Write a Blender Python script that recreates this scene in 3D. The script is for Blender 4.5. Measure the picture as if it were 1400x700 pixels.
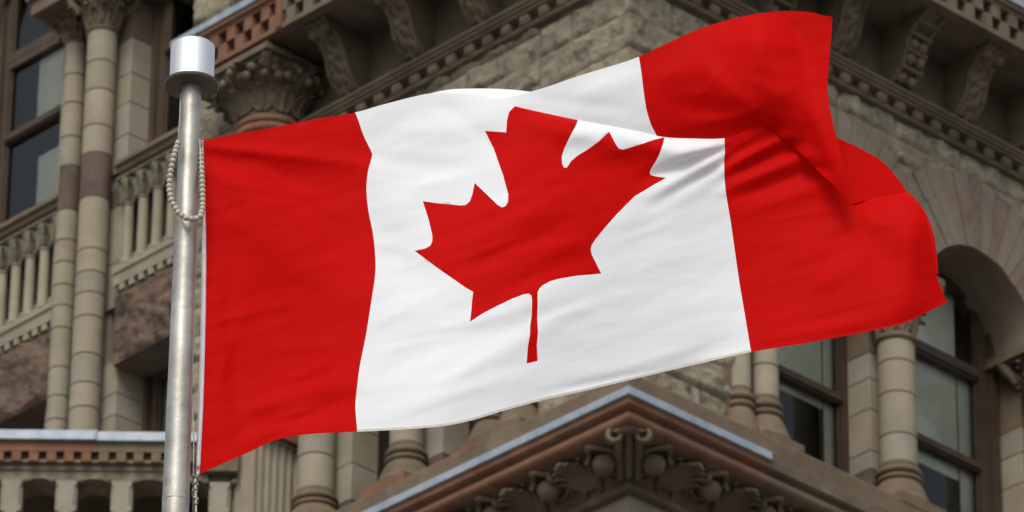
import bpy, bmesh, math, random
from mathutils import Vector, noise, geometry
random.seed(7)
sc = bpy.context.scene
for o in list(bpy.data.objects): bpy.data.objects.remove(o, do_unlink=True)
C = bpy.context.collection
R_ = math.radians

# ------------------------------------------------------------------ camera, light, exposure
FPX, TH, ROLL = 8370.0, R_(29.25), R_(0.6)
EYE = Vector((0, 0, 1.6))
fw = Vector((0, math.cos(TH), math.sin(TH)))
up0 = Vector((0, -math.sin(TH), math.cos(TH))); r0 = Vector((1, 0, 0))
up = up0*math.cos(ROLL) - r0*math.sin(ROLL); rt = r0*math.cos(ROLL) + up0*math.sin(ROLL)
cam = bpy.data.cameras.new('camera'); co = bpy.data.objects.new('camera', cam); C.objects.link(co)
co.location = EYE
from mathutils import Matrix
m3 = Matrix((rt, up, -fw)).transposed()
co.rotation_euler = m3.to_euler()
cam.sensor_width = 36; cam.lens = 36*FPX/1400; cam.clip_start = 0.5; cam.clip_end = 5000
cam.dof.use_dof = True; cam.dof.focus_distance = 32.0; cam.dof.aperture_fstop = 7.5
sc.camera = co
SUN_EL, SUN_AZ = R_(50), R_(193)      # azimuth clockwise from +Y: behind the camera, to the left
w = bpy.data.worlds.new('World'); sc.world = w; w.use_nodes = True
nt = w.node_tree
sky = nt.nodes.new('ShaderNodeTexSky'); sky.sky_type = 'NISHITA'; sky.sun_disc = False
sky.sun_elevation = SUN_EL; sky.sun_rotation = SUN_AZ; sky.air_density = 1.0; sky.dust_density = 3.5; sky.ozone_density = 1.0
bg = nt.nodes['Background']; bg.inputs['Strength'].default_value = 0.15
hsv = nt.nodes.new('ShaderNodeHueSaturation'); hsv.inputs['Saturation'].default_value = .35      # pale hazy sky
nt.links.new(sky.outputs[0], hsv.inputs['Color']); nt.links.new(hsv.outputs[0], bg.inputs['Color'])
sl = bpy.data.lights.new('sun', 'SUN'); sl.energy = 1.5; sl.angle = R_(25); sl.color = (1, .93, .82)
so = bpy.data.objects.new('sun', sl); C.objects.link(so)
sd = Vector((math.sin(SUN_AZ)*math.cos(SUN_EL), math.cos(SUN_AZ)*math.cos(SUN_EL), math.sin(SUN_EL)))
so.rotation_euler = sd.to_track_quat('Z', 'Y').to_euler(); so.location = (0, -20, 60)
sc.view_settings.view_transform = 'Standard'; sc.view_settings.look = 'None'
sc.view_settings.exposure = 0.18; sc.view_settings.gamma = 1

# ------------------------------------------------------------------ geometry frame of the building
def ray(px, py): return fw + rt*((px-700)/FPX) - up*((py-350)/FPX)
def at(px, py, Y):                       # the point seen at (px, py) standing at depth Y
    r = ray(px, py); return EYE + r*(Y/r.y)
AL = R_(43.5)
uL = Vector((-math.sin(AL), math.cos(AL), 0)); uR = Vector((math.cos(AL), math.sin(AL), 0))
C0 = EYE + ray(860, 24)*83.7; C0.z = 0
def fp(face, px, py, d=0.0):             # pixel -> (s, z) on a plane of a face, d in front of the wall
    n, u = (-uR, uL) if face == 'L' else (-uL, uR)
    r = ray(px, py); P0 = C0 + n*d
    t = ((P0-EYE).dot(n))/r.dot(n); P = EYE + r*t
    return (P-C0).dot(u), P.z
def fz(face, px, py, d=0.0): return fp(face, px, py, d)[1]
def fs(face, px, py, d=0.0): return fp(face, px, py, d)[0]
def cz(py, d=0.0):                       # height of a point on the mitred corner seen at row py
    lo, hi = 0, 80
    for _ in range(40):
        z = (lo+hi)/2; P = uL*(-d) + uR*(-d) + C0 + Vector((0, 0, z)) - EYE
        y = 350 - FPX*P.dot(up)/P.dot(fw)
        if y > py: lo = z
        else: hi = z
    return z
def FL(s, d, z): return uL*s - uR*d + Vector((0, 0, z))     # building-local
def FR(s, d, z): return uR*s - uL*d + Vector((0, 0, z))
FM = {'L': FL, 'R': FR}

# ------------------------------------------------------------------ materials
def M(name, col, var=.25, scale=2.0, rough=.9, bump=.3, bscale=18, stain=None, stain_scale=.7, stain_amt=.5, spec=.3, metallic=0, tint=None):
    m = bpy.data.materials.new(name); m.use_nodes = True; n = m.node_tree; b = n.nodes['Principled BSDF']
    tc = n.nodes.new('ShaderNodeTexCoord')
    def nz(sc_, det=6, r=.6):
        t = n.nodes.new('ShaderNodeTexNoise'); t.inputs['Scale'].default_value = sc_; t.inputs['Detail'].default_value = det
        t.inputs['Roughness'].default_value = r; n.links.new(tc.outputs['Object'], t.inputs['Vector']); return t
    def mix(f, a, c):
        x = n.nodes.new('ShaderNodeMix'); x.data_type = 'RGBA'
        n.links.new(f, x.inputs[0])
        for v, i in ((a, 6), (c, 7)):
            if isinstance(v, tuple): x.inputs[i].default_value = (*v, 1)
            else: n.links.new(v, x.inputs[i])
        return x.outputs[2]
    def ramp(o, a, c):
        r = n.nodes.new('ShaderNodeMapRange'); r.inputs[1].default_value = a; r.inputs[2].default_value = c
        n.links.new(o, r.inputs[0]); return r.outputs[0]
    hi = tuple(c*(1+var) for c in col); lo = tuple(c*(1-var) for c in col)
    c = mix(ramp(nz(scale).outputs[0], .3, .7), lo, hi)
    if tint: c = mix(ramp(nz(scale*.45, 3).outputs[0], .48, .68), c, tint)
    fine = nz(bscale*2.2, 4)
    if stain:
        st = nz(stain_scale, 8, .7)
        s2 = n.nodes.new('ShaderNodeMath'); s2.operation = 'MULTIPLY'; s2.inputs[1].default_value = stain_amt
        n.links.new(ramp(st.outputs[0], .5, .68), s2.inputs[0]); c = mix(s2.outputs[0], c, stain)
    n.links.new(c, b.inputs['Base Color'])
    b.inputs['Roughness'].default_value = rough; b.inputs['Specular IOR Level'].default_value = spec; b.inputs['Metallic'].default_value = metallic
    if bump:
        bp = n.nodes.new('ShaderNodeBump'); bp.inputs['Strength'].default_value = bump; bp.inputs['Distance'].default_value = .03 if bump < .9 else .07
        a = nz(bscale, 8, .65); n.links.new(a.outputs[0], bp.inputs['Height']); n.links.new(bp.outputs[0], b.inputs['Normal'])
    return m
LS = (.258, .230, .168)
light = M('light_sandstone', LS, .16, 1.6, bump=.12, bscale=30, stain=(.12, .10, .075), stain_amt=.35, tint=(.25, .215, .16))
light2 = M('grey_sandstone', (.25, .228, .178), .14, 1.2, bump=.12, bscale=30, stain=(.11, .095, .075), stain_amt=.4)
light3 = M('pinkish_sandstone', (.27, .226, .175), .15, 1.9, bump=.12, bscale=30, stain=(.12, .10, .08), stain_amt=.35)
joint = M('mortar_joint', (.135, .105, .075), .2)
rough = M('rock_faced_sandstone', (.30, .265, .19), .3, 3.5, bump=1.0, bscale=9, stain=(.07, .06, .045), stain_scale=4.2, stain_amt=.85, tint=(.21, .175, .13))
rough2 = M('rock_faced_buff_stone', (.275, .24, .175), .3, 3.0, bump=1.0, bscale=10, stain=(.07, .06, .045), stain_scale=3.6, stain_amt=.8)
brown = M('brown_sandstone', (.138, .102, .068), .25, 2.2, bump=.35, bscale=14, stain=(.06, .05, .035), stain_amt=.6)
brown2 = M('weathered_brown_stone', (.135, .107, .072), .25, 2.2, bump=.35, bscale=14, stain=(.05, .042, .03), stain_amt=.6)
band = M('purple_brown_stone', (.112, .08, .062), .15, 3, bump=.2, bscale=20, stain=(.05, .045, .04), stain_scale=2.2, stain_amt=.7)
redst = M('red_terracotta', (.17, .085, .052), .25, 3, bump=.2, bscale=16, stain=(.10, .06, .045), stain_amt=.6)
redrough = M('rock_faced_red_stone', (.15, .098, .07), .3, 2.6, bump=1.0, bscale=11, stain=(.08, .065, .05), stain_scale=1.4, stain_amt=.7, tint=(.17, .13, .095))
vous = M('voussoir_stone', (.19, .16, .12), .22, 2.4, bump=.4, bscale=12, stain=(.07, .055, .045), stain_scale=1.2, stain_amt=.6, tint=(.17, .115, .09))
vousr = M('red_voussoir_stone', (.165, .12, .095), .22, 2.4, bump=.4, bscale=12, stain=(.07, .055, .045), stain_amt=.6)
capst = M('mossy_carved_stone', (.17, .155, .105), .3, 6, bump=.5, bscale=25, stain=(.06, .055, .035), stain_scale=5, stain_amt=.7)
beamst = M('weathered_buff_beam', (.20, .165, .115), .3, 3, bump=.4, bscale=14, stain=(.08, .065, .045), stain_scale=2, stain_amt=.7)
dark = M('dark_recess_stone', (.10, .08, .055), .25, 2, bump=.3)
lead = M('lead_flashing', (.27, .32, .38), .22, 5, rough=.5, bump=.1, stain=(.42, .44, .45), stain_scale=3, stain_amt=.6, spec=.5, metallic=.2)
wood = M('brown_painted_wood', (.062, .043, .029), .2, 3, rough=.55, bump=.05)
wood2 = M('dark_painted_wood', (.05, .033, .022), .2, 3, rough=.5, bump=.05)
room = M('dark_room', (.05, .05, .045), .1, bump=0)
blindm = M('pale_roller_blind', (.60, .60, .53), .15, 1.5, bump=.05)
wallm = M('plain_stone', (.22, .19, .14), .2, 1.5, bump=.4, bscale=8)
glass = bpy.data.materials.new('window_glass'); glass.use_nodes = True
g = glass.node_tree; g.nodes.clear()
go = g.nodes.new('ShaderNodeOutputMaterial'); gm = g.nodes.new('ShaderNodeMixShader'); gt = g.nodes.new('ShaderNodeBsdfTransparent'); gg = g.nodes.new('ShaderNodeBsdfGlossy')
gf = g.nodes.new('ShaderNodeFresnel'); gf.inputs['IOR'].default_value = 1.5
gt.inputs['Color'].default_value = (.86, .88, .84, 1); gg.inputs['Roughness'].default_value = .02; gg.inputs['Color'].default_value = (.8, .85, .85, 1)
gn = g.nodes.new('ShaderNodeTexNoise'); gn.inputs['Scale'].default_value = 1.1
gb = g.nodes.new('ShaderNodeBump'); gb.inputs['Strength'].default_value = .07; gb.inputs['Distance'].default_value = .02
gc = g.nodes.new('ShaderNodeTexCoord'); g.links.new(gc.outputs['Object'], gn.inputs[0]); g.links.new(gn.outputs[0], gb.inputs['Height']); g.links.new(gb.outputs[0], gg.inputs['Normal'])
g.links.new(gf.outputs[0], gm.inputs[0]); g.links.new(gt.outputs[0], gm.inputs[1]); g.links.new(gg.outputs[0], gm.inputs[2]); g.links.new(gm.outputs[0], go.inputs[0])

# ------------------------------------------------------------------ mesh builder
class MB:
    def __init__(s, f=None): s.v = []; s.f = []; s.mi = []; s.F = f or (lambda a, b, c: Vector((a, b, c)))
    def add(s, vs, fs_, mi=0):
        k = len(s.v); s.v += [s.F(*p) for p in vs]; s.f += [tuple(i+k for i in f) for f in fs_]; s.mi += [mi]*len(fs_)
    def box(s, a0, a1, b0, b1, c0, c1, mi=0):
        s.add([(a0,b0,c0),(a1,b0,c0),(a1,b1,c0),(a0,b1,c0),(a0,b0,c1),(a1,b0,c1),(a1,b1,c1),(a0,b1,c1)],
              [(0,3,2,1),(4,5,6,7),(0,1,5,4),(1,2,6,5),(2,3,7,6),(3,0,4,7)], mi)
    def lathe(s, cx, cy, prof, seg=28, mi=0, mis=None):
        k = len(prof); vs = []
        for r, z in prof:
            for j in range(seg):
                a = 2*math.pi*j/seg; vs.append((cx+r*math.cos(a), cy+r*math.sin(a), z))
        for i in range(k-1):
            pass
        base = len(s.v); s.v += [s.F(*p) for p in vs]
        for i in range(k-1):
            for j in range(seg):
                j2 = (j+1) % seg
                s.f.append((base+i*seg+j, base+i*seg+j2, base+(i+1)*seg+j2, base+(i+1)*seg+j)); s.mi.append(mis[i] if mis else mi)
        for i in (0, k-1):
            s.f.append(tuple(base+i*seg+j for j in range(seg))); s.mi.append(mi)
    def ball(s, c, r, mi=0, seg=14, rings=8, sq=(1,1,1)):
        vs = [(c[0], c[1], c[2]-r*sq[2])]
        for i in range(1, rings):
            t = math.pi*i/rings
            for j in range(seg):
                a = 2*math.pi*j/seg; vs.append((c[0]+r*sq[0]*math.sin(t)*math.cos(a), c[1]+r*sq[1]*math.sin(t)*math.sin(a), c[2]-r*sq[2]*math.cos(t)))
        vs.append((c[0], c[1], c[2]+r*sq[2])); fs_ = []
        for j in range(seg):
            fs_.append((0, 1+(j+1) % seg, 1+j))
            L = 1+(rings-2)*seg; fs_.append((L+j, L+(j+1) % seg, len(vs)-1))
            for i in range(rings-2):
                a = 1+i*seg; fs_.append((a+j, a+(j+1) % seg, a+seg+(j+1) % seg, a+seg+j))
        s.add(vs, fs_, mi)
    def tube(s, pts, rads, mi=0, seg=8):
        if not isinstance(rads, (list, tuple)): rads = [rads]*len(pts)
        vs = []; n = len(pts); pv = [Vector(p) for p in pts]
        ref = None
        for i in range(n):
            t = (pv[min(i+1, n-1)]-pv[max(i-1, 0)]).normalized()
            if ref is None: ref = t.orthogonal().normalized()
            ref = (ref - t*ref.dot(t)); ref = ref.normalized() if ref.length > 1e-6 else t.orthogonal().normalized()
            b = t.cross(ref)
            for j in range(seg):
                a = 2*math.pi*j/seg; p = pv[i] + (ref*math.cos(a)+b*math.sin(a))*rads[i]; vs.append(tuple(p))
        fs_ = [(i*seg+j, i*seg+(j+1) % seg, (i+1)*seg+(j+1) % seg, (i+1)*seg+j) for i in range(n-1) for j in range(seg)]
        fs_ += [tuple(range(seg)), tuple((n-1)*seg+j for j in range(seg))]
        s.add(vs, fs_, mi)
    def sheet(s, fn, nu, nv, mi=0, keep=None):
        vs = [fn(i/nu, j/nv) for j in range(nv+1) for i in range(nu+1)]
        fs_ = []
        for j in range(nv):
            for i in range(nu):
                if keep and not keep(i/nu+.5/nu, j/nv+.5/nv): continue
                a = j*(nu+1)+i; fs_.append((a, a+1, a+nu+2, a+nu+1))
        s.add(vs, fs_, mi)
    def build(s, name, mats, parent=None, smooth=False, recalc=True, angle=None):
        me = bpy.data.meshes.new(name); me.from_pydata([tuple(v) for v in s.v], [], s.f)
        if not isinstance(mats, (list, tuple)): mats = [mats]
        for m in mats: me.materials.append(m)
        me.polygons.foreach_set('material_index', s.mi)
        if recalc:
            bm = bmesh.new(); bm.from_mesh(me); bmesh.ops.recalc_face_normals(bm, faces=bm.faces); bm.to_mesh(me); bm.free()
        if smooth: me.polygons.foreach_set('use_smooth', [True]*len(me.polygons))
        if smooth and angle: me.set_sharp_from_angle(angle=R_(angle))
        me.update()
        o = bpy.data.objects.new(name, me); C.objects.link(o)
        if parent: o.parent = parent
        return o
def empty(name, loc, label, cat, group=None):
    o = bpy.data.objects.new(name, None); C.objects.link(o); o.location = loc; o.empty_display_size = .3
    o['label'] = label; o['category'] = cat
    if group: o['group'] = group
    return o
def fb(x, y, z, s=1.0, o=4): return noise.fractal(Vector((x*s, y*s, z*s)), 1.0, 2.1, o)

# ------------------------------------------------------------------ ground
gb_ = MB(); gb_.box(-600, 600, -600, 600, -.5, 0)
gr = gb_.build('ground', M('paving', (.16, .155, .145), .2, .5, bump=.2)); gr['kind'] = 'structure'

# ------------------------------------------------------------------ the building
B = empty('stone_building', C0, 'ornate brown and buff sandstone building with carved cornices, columns and arches behind the flag', 'building')

# --- string / cornice bands running round the pavilion corner: profile of (d, z)
def cornice(name, prof, mats, segs, closed=True, smooth=False, corner=True):
    """segs: list of (face, s0, s1, mi); s0 None = mitre at the corner."""
    mb = MB(); k = len(prof)
    for face, s0, s1, mi in segs:
        F = FM[face]; vs = []
        for d, z in prof: vs.append(F(-d if s0 is None else s0, d, z))
        for d, z in prof: vs.append(F(s1, d, z))
        b = len(mb.v); mb.v += vs
        for i in range(k if closed else k-1):
            j = (i+1) % k; mb.f.append((b+i, b+j, b+k+j, b+k+i)); mb.mi.append(mi)
        if closed:
            mb.f.append(tuple(b+k+i for i in range(k))); mb.mi.append(mi)
            if s0 is not None: mb.f.append(tuple(b+i for i in range(k))); mb.mi.append(mi)
    return mb.build(name, mats, B, smooth=smooth, angle=40 if smooth else None)
def arcp(c0, c1, r, a0, a1, n=6): return [(c0+r*math.cos(R_(a0+(a1-a0)*i/n)), c1+r*math.sin(R_(a0+(a1-a0)*i/n))) for i in range(n+1)]

# core of the building (unseen rooms behind the windows) and walls to the ground
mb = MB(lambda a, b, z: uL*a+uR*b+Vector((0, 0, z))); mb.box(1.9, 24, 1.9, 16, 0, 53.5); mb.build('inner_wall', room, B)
mb = MB(lambda a, b, z: uL*a+uR*b+Vector((0, 0, z))); mb.box(0, 24, 0, 16, 0, 38.4); mb.build('lower_wall', wallm, B)
mb = MB(lambda a, b, z: uL*a+uR*b+Vector((0, 0, z))); mb.box(.05, 9.0, .05, 16, 47.6, 55); mb.build('upper_wall', wallm, B)
mb = MB(lambda a, b, z: uL*a+uR*b+Vector((0, 0, z))); mb.box(9.0, 24, .8, 16, 53.5, 55); mb.build('roof', wallm, B)

# --- rock-faced ashlar
def ashlar(name, face, s0, s1, z0, z1, d=0.0, hs=(.42, .5, .36, .46), ln=(.7, 1.5), amp=.085, cell=.05, mats=None, cut=None, seed=0, corner=False, back=joint, phase=0):
    rnd = random.Random(seed); mb = MB(FM[face]); mats = (mats or [rough, rough2])+[back]
    z = z0; row = phase
    while z < z1-.02:
        h = min(hs[row % len(hs)], z1-z); row += 1
        if z1-z-h < .12: h = z1-z
        s = s0; first = True
        while s < s1-.02:
            L = rnd.uniform(*ln)
            if first: L *= rnd.uniform(.4, 1); first = False
            if s1-s-L < .3: L = s1-s
            L = min(L, s1-s); a, b, c, e = s+.006, s+L-.006, z+.006, z+h-.006
            if corner and s == s0: a = s
            nu = max(2, int(L/cell)); nv = max(3, int(h/cell)); off = rnd.uniform(0, 50); mi = 0 if rnd.random() < .65 else 1
            k = rnd.uniform(.8, 1.2)
            def fn(u, v, a=a, b=b, c=c, e=e, off=off, k=k, s_=s):
                x = a+(b-a)*u; y = c+(e-c)*v
                eu = 1.0 if (corner and s_ == s0 and u < .5) else min(1, (min(u, 1-u)*(b-a))/.035)
                ev = min(1, (min(v, 1-v)*(e-c))/.04); ed = min(eu, ev)
                n = fb(x, y, off, 2.3, 6)*.65 + abs(fb(x, y*1.6, off+9, 5.0, 4))*.75-.12
                dd = amp*k*(.45+n)*ed**.5
                if corner and s_ == s0 and u < .5:
                    q = min(1, u*(b-a)/.16); dc = amp*(.5+.35*fb(0, y, 7.7, 2.5, 3))*ev**.7; dd = dc*(1-q)+dd*q; x = x-dc*(1-q)
                return (x, d+max(-.01, dd), y)
            mb.sheet(fn, nu, nv, mi, keep=(lambda u, v, a=a, b=b, c=c, e=e: not cut(a+(b-a)*u, c+(e-c)*v)) if cut else None)
            s += L
        z += h
    # backing wall a little behind the faces, with the same cut
    nu = max(2, int((s1-s0)/.15)); nv = max(2, int((z1-z0)/.15))
    mb.sheet(lambda u, v: (s0+(s1-s0)*u, d-.004, z0+(z1-z0)*v), nu, nv, len(mats)-1,
             keep=(lambda u, v: not cut(s0+(s1-s0)*u, z0+(z1-z0)*v)) if cut else None)
    return mb.build(name, mats, B, smooth=True, recalc=False)

# --- columns made of drums
def shaft(mb, s, d, r, zs, mis, seg=32, taper=0.0):
    """zs descending joint heights; mis the material of each drum."""
    n = len(zs)-1; H = zs[0]-zs[-1]
    for i in range(n):
        z1, z0 = zs[i], zs[i+1]; ra = r*(1-taper*(z1-zs[-1])/H); rb = r*(1-taper*(z0-zs[-1])/H)
        prof = [(rb-.012, z0), (rb, z0+.014), (ra, z1-.014), (ra-.012, z1)]
        mb.lathe(s, d, prof, seg, mis[i], [3, mis[i], 3])
COLM = [light, light2, light3, joint, band]
def column(face, s, d, r, zs, mis=None, name='column', seed=1, **k):
    rnd = random.Random(seed); mis = mis or [rnd.choice([0, 1, 2, 0]) for _ in zs]
    mb = MB(FM[face]); shaft(mb, s, d, r, zs, mis, **k)
    return mb.build(name, COLM, B, smooth=True, angle=35)
def base(face, s, d, r, z0, z1, mat=brown, plinth=True, R1=None):
    h = z1-z0; R1 = R1 or r*1.75
    mb = MB(FM[face]); P = []
    P += [(R1, z0), (R1, z0+h*.06)]
    for i in range(9):
        t = i/8; P.append((R1+(r*1.12-R1)*(t**.8)*(1-.18*math.sin(math.pi*t))-.0, z0+h*(.06+.5*t)))
    P += arcp(r*1.12, z0+h*.63, h*.06, -80, 80, 5); P += [(r*1.06, z0+h*.72)]
    P += arcp(r*1.1, z0+h*.80, h*.07, -80, 80, 5); P += [(r*1.03, z0+h*.9), (r*1.02, z1)]
    mb.lathe(s, d, P, 32)
    if plinth: mb.box(s-R1*1.02, s+R1*1.02, d-R1*1.02, d+R1*1.02, z0-.16, z0-.002, 1)
    return mb.build('column_base', [mat, redst if plinth == 'red' else mat], B, smooth=True, angle=40)
def leafstrip(mb, cx, cy, ang, r0, r1, z0, z1, wid, mi=0, curl=.06, lob=5):
    ca, sa = math.cos(ang), math.sin(ang)
    def fn(u, v):
        a = (u-.5)*2; W_ = wid*(.55+.6*math.sin(math.pi*min(1, v*1.05)))*(1-.55*max(0, v-.6)/.4)
        rr = r0+(r1-r0)*v**1.8; z = z0+(z1-z0)*v
        if v > .78: t = (v-.78)/.22; rr += curl*math.sin(t*2.2); z -= curl*1.3*t*t
        bul = .022*math.cos(a*math.pi*lob/2)*(1-abs(a)*.3)+.03*(1-a*a)+.012*math.sin(v*22)*abs(a)
        rr += bul; t_ = a*W_/2
        return (cx+rr*ca-t_*sa, cy+rr*sa+t_*ca, z)
    mb.sheet(fn, 12, 12, mi)
def capital(face, s, d, r, z0, z1, rt_, mat, name='capital', n=8, abacus=True, red=None, rings=True, seed=0, square=None):
    h = z1-z0; rnd = random.Random(seed)
    mb = MB(FM[face]); P = [(r, z0-.02)]
    if rings: P += arcp(r+.005, z0+h*.05, h*.055, -85, 85, 5)
    for i in range(9):
        t = i/8; P.append((r*.98+(rt_*.78-r)*t**2.1, z0+h*(.11+.75*t)))
    P.append((rt_*.78, z1)); mb.lathe(s, d, P, 28, 0)
    for k in range(n):
        a = 2*math.pi*(k+.5)/n; leafstrip(mb, s, d, a, r*1.0, rt_*.72, z0+h*.1, z0+h*.56, 2*math.pi*r/n*1.15, 0, .05*h/.6)
    for k in range(n):
        a = 2*math.pi*k/n; leafstrip(mb, s, d, a, r*1.0, rt_*1.0, z0+h*.22, z0+h*.92, 2*math.pi*r/n*1.2, 0, .07*h/.6)
    for k in range(n*2):
        a = 2*math.pi*(k+.25)/(n*2); rr = rt_*.86; q = rnd.uniform(.5, 1)
        mb.ball((s+rr*math.cos(a), d+rr*math.sin(a), z0+h*(.62+.22*(k % 2))), .075*rt_*q+.012, 0, 8, 6)
    if abacus:
        q = square or rt_*.95; zt = z1
        mb.box(s-q, s+q, d-q, d+q, z1-.0, z1+h*.12, 1); mb.box(s-q*.9, s+q*.9, d-q*.9, d+q*.9, z1-h*.08, z1-.001, 1)
        for a, b in ((1, 1), (1, -1), (-1, 1), (-1, -1)):
            mb.tube([(s+q*.9*a-.0, d+q*.9*b, z1-h*.02-t*h*.1) if t == 0 else (s+q*a*(.9-.1*t+.06*math.sin(t*3)), d+q*b*(.9-.1*t+.06*math.sin(t*3)), z1-h*.02-t*h*.12) for t in range(4)], [h*.09, h*.1, h*.085, h*.05], 0, 8)
    return mb.build(name, [mat, mat if not red else red], B, smooth=True, angle=50)

# --- windows: frame part with pane and blind as sub-parts
def window(face, s0, s1, z0, z1, d, rails=(), mulls=(), fr=.09, blind=None, mat=wood, step=True):
    mb = MB(FM[face])
    if step: 
        q = fr*.7
        for a, b in ((s0-q, s0-.002), (s1+.002, s1+q)): mb.box(a, b, d-.1, d+.13, z0, z1)
    mb.box(s0, s0+fr, d-.06, d+.05, z0, z1); mb.box(s1-fr, s1, d-.06, d+.05, z0, z1)
    e = fr+.001
    mb.box(s0+e, s1-e, d-.06, d+.05, z0, z0+fr*1.2); mb.box(s0+e, s1-e, d-.06, d+.05, z1-fr, z1)
    for z, th in rails:
        mb.box(s0+e, s1-e, d-.045, d+.06, z-th/2, z+th/2); mb.box(s0+e, s1-e, d+.062, d+.09, z-th/4, z+th/2+.01)
    for s, th in mulls: mb.box(s-th/2, s+th/2, d-.045, d+.058, z0+fr*1.21, z1-fr-.002)
    for s in (s0+fr+.02, s1-fr-.02): mb.box(s-.019, s+.019, d-.02, d+.02, z0+fr*1.21, z1-fr-.002)
    f = mb.build('window_frame', mat, B)
    mb = MB(FM[face]); mb.sheet(lambda u, v: (s0+.03+(s1-s0-.06)*((1-u) if face == 'L' else u), d-.03, z0+.03+(z1-z0-.06)*v), 1, 1)
    mb.build('pane', glass, f, recalc=False)
    if blind:
        for (a, b, c, e) in blind:
            mb = MB(FM[face]); mb.box(a, b, d-.13, d-.12, c, e); mb.build('blind', blindm, f)
    return f

# =================================================================== pavilion: heights
Z_STR0, Z_STR1 = 46.07, 46.55          # string course seen on the wall plane
# lower cornice
D1 = .95
zl = cz(528, D1)                       # top of the lead edge
pr = [(D1, zl), (D1, zl-.11), (D1-.03, zl-.115), (0, zl-.02), (0, zl+.10)]
sLe = fs('R', 1055, 618, D1)
LL = 7.4
cornice('lead_flashing', [(D1+.012, zl+.005), (D1+.012, zl-.105), (D1-.06, zl-.11), (.2, zl-.02), (.2, zl+.05)], [lead], [('L', None, LL, 0), ('R', None, sLe, 0)])
m1 = [(D1-.03, zl-.112)] + [(D1-.035, zl-.20)] + [(D1-.075, zl-.235)] + [(D1-.12, zl-.24), (D1-.13, zl-.275)] + arcp(D1-.16, zl-.345, .075, 80, -70, 8) + [(D1-.20, zl-.44), (.2, zl-.44), (.2, zl-.112)]
cornice('cornice_moulding', m1, [redst, brown2], [('L', None, LL, 0), ('R', None, sLe, 0)], smooth=True)
m1b = [(d if d > .3 else d, z) for d, z in m1]
cornice('cornice_moulding', [(D1-.03, zl-.02)]+m1b[1:-1]+[(.2, zl-.02)], [brown2], [('R', sLe+.002, 13, 0)], smooth=True)
zb = cz(668, .12)
# cavetto
zc1, zc0 = zl-.44, zb+.10
def cav(t):                             # t 0 bottom .. 1 top
    a = t*math.pi/2
    return (.10+(D1-.24-.10)*(1-math.cos(a))*1.0, zc0+(zc1-zc0)*math.sin(a)**.9)
cp = [cav(i/12) for i in range(13)]
cornice('cornice_cavetto', cp+[(0, zc1), (0, zc0)], [brown], [('L', None, LL, 0), ('R', None, 13, 0)], smooth=True)
cornice('cornice_bead', [(0, zb+.10)]+arcp(.10, zb+.05, .05, 90, -90, 6)+[(0, zb)], [brown], [('L', None, LL, 0), ('R', None, 13, 0)], smooth=True)
cornice('frieze_wall', [(0, 38.35), (0, zb), (-.3, zb), (-.3, 38.35)], [rough], [('L', None, 8, 0), ('R', None, 13, 0)])
# acanthus leaves, balls and scrolls on the cavetto
def carve(face, s, mb):
    F = FM[face]
    old = mb.F; mb.F = F
    for sg, W_, top in ((0, .30, 1.0),):
        def fn(u, v):
            a = (u-.5)*2; t = .16+.80*v; d, z = cav(min(t, .93)); wv = W_*(.45+.9*v*(1-.3*v))
            bul = .035+.05*(1-a*a)*math.sin(math.pi*min(1, v*.8+.2))+.03*math.cos(a*math.pi*3.0)*(.4+v)
            bul -= .05*(abs(a)**6)
            bul += .03*noise.noise(Vector((s*3+a*3, v*5, 1)))
            nx = .75; return (s+a*wv/2+.02*math.sin(v*17)*a, d+bul*nx, z-bul*.65)
        rn = random.Random(int(s*100))
        for k in range(-4, 5):           # lobes of the leaf: they spread sideways and curl over at different heights
            pts = []; rad = []; ak = abs(k); te = (1.0, .94, .84, .70, .52)[ak]; sp_ = (0, .06, .15, .25, .30)[ak]*(1 if k > 0 else -1)
            for i in range(15):
                t = i/14; d, z = cav(.20+.76*t*te); c_ = max(0, t-.6)/.4
                x = s+.03*k+sp_*t**2.0; x += rn.uniform(-.006, .006)
                pts.append((x, d+.05+(.12-.015*ak)*math.sin(c_*2.0), z-.035+.01*t-(.11+.02*rn.random())*c_*c_)); rad.append((.010+.046*math.sin(math.pi*min(1, t*.85)))*(1-.6*c_))
            mb.tube(pts, rad, 0, 8)
    for sg in (-1, 1):                   # side curls
        pts = []; rad = []
        for i in range(15):
            t = i/14; th = -1.2+t*5.0; rr = .15*(1-.62*t)
            cx_ = s+sg*(.27); d0, z0 = cav(.80)
            pts.append((cx_+sg*rr*math.cos(th)*.9, d0+.07+.05*t, z0-.02+rr*math.sin(th)*.85)); rad.append(.038*(1-.45*t))
        mb.tube(pts, rad, 0, 7)
        pts = []
        for i in range(8):
            t = i/7; d0, z0 = cav(.08+.6*t); pts.append((s+sg*(.13+.22*t**1.6), d0+.03, z0-.02))
        mb.tube(pts, [.022+.014*math.sin(3*t/7) for t in range(8)], 0, 6)
    mb.F = old
def carve_ball(face, s, mb):
    old = mb.F; mb.F = FM[face]; d, z = cav(.52)
    mb.ball((s, d+.17, z-.09), .155, 0, 18, 12)
    pts = []; 
    for i in range(25):
        a = 2*math.pi*i/24; q = .52+.21*math.sin(a); dd, zz = cav(max(.05, q)); pts.append((s+.205*math.cos(a), dd+.05, zz-.03))
    mb.tube(pts, .030, 0, 7)
    for sg in (-1, 1):                  # arching stem that frames the ball
        pts = []
        for i in range(12):
            t = i/11; a = math.pi*(.5+sg*.62*t*1.0) if False else 0
            x = sg*.25*math.sin(t*2.6); q = .98-.75*t; dd, zz = cav(q); pts.append((s+x, dd+.05*(1-t)+.02, zz-.03))
        mb.tube(pts, [.045*(1-.6*i/11) for i in range(12)], 0, 6)
    mb.F = old
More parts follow.
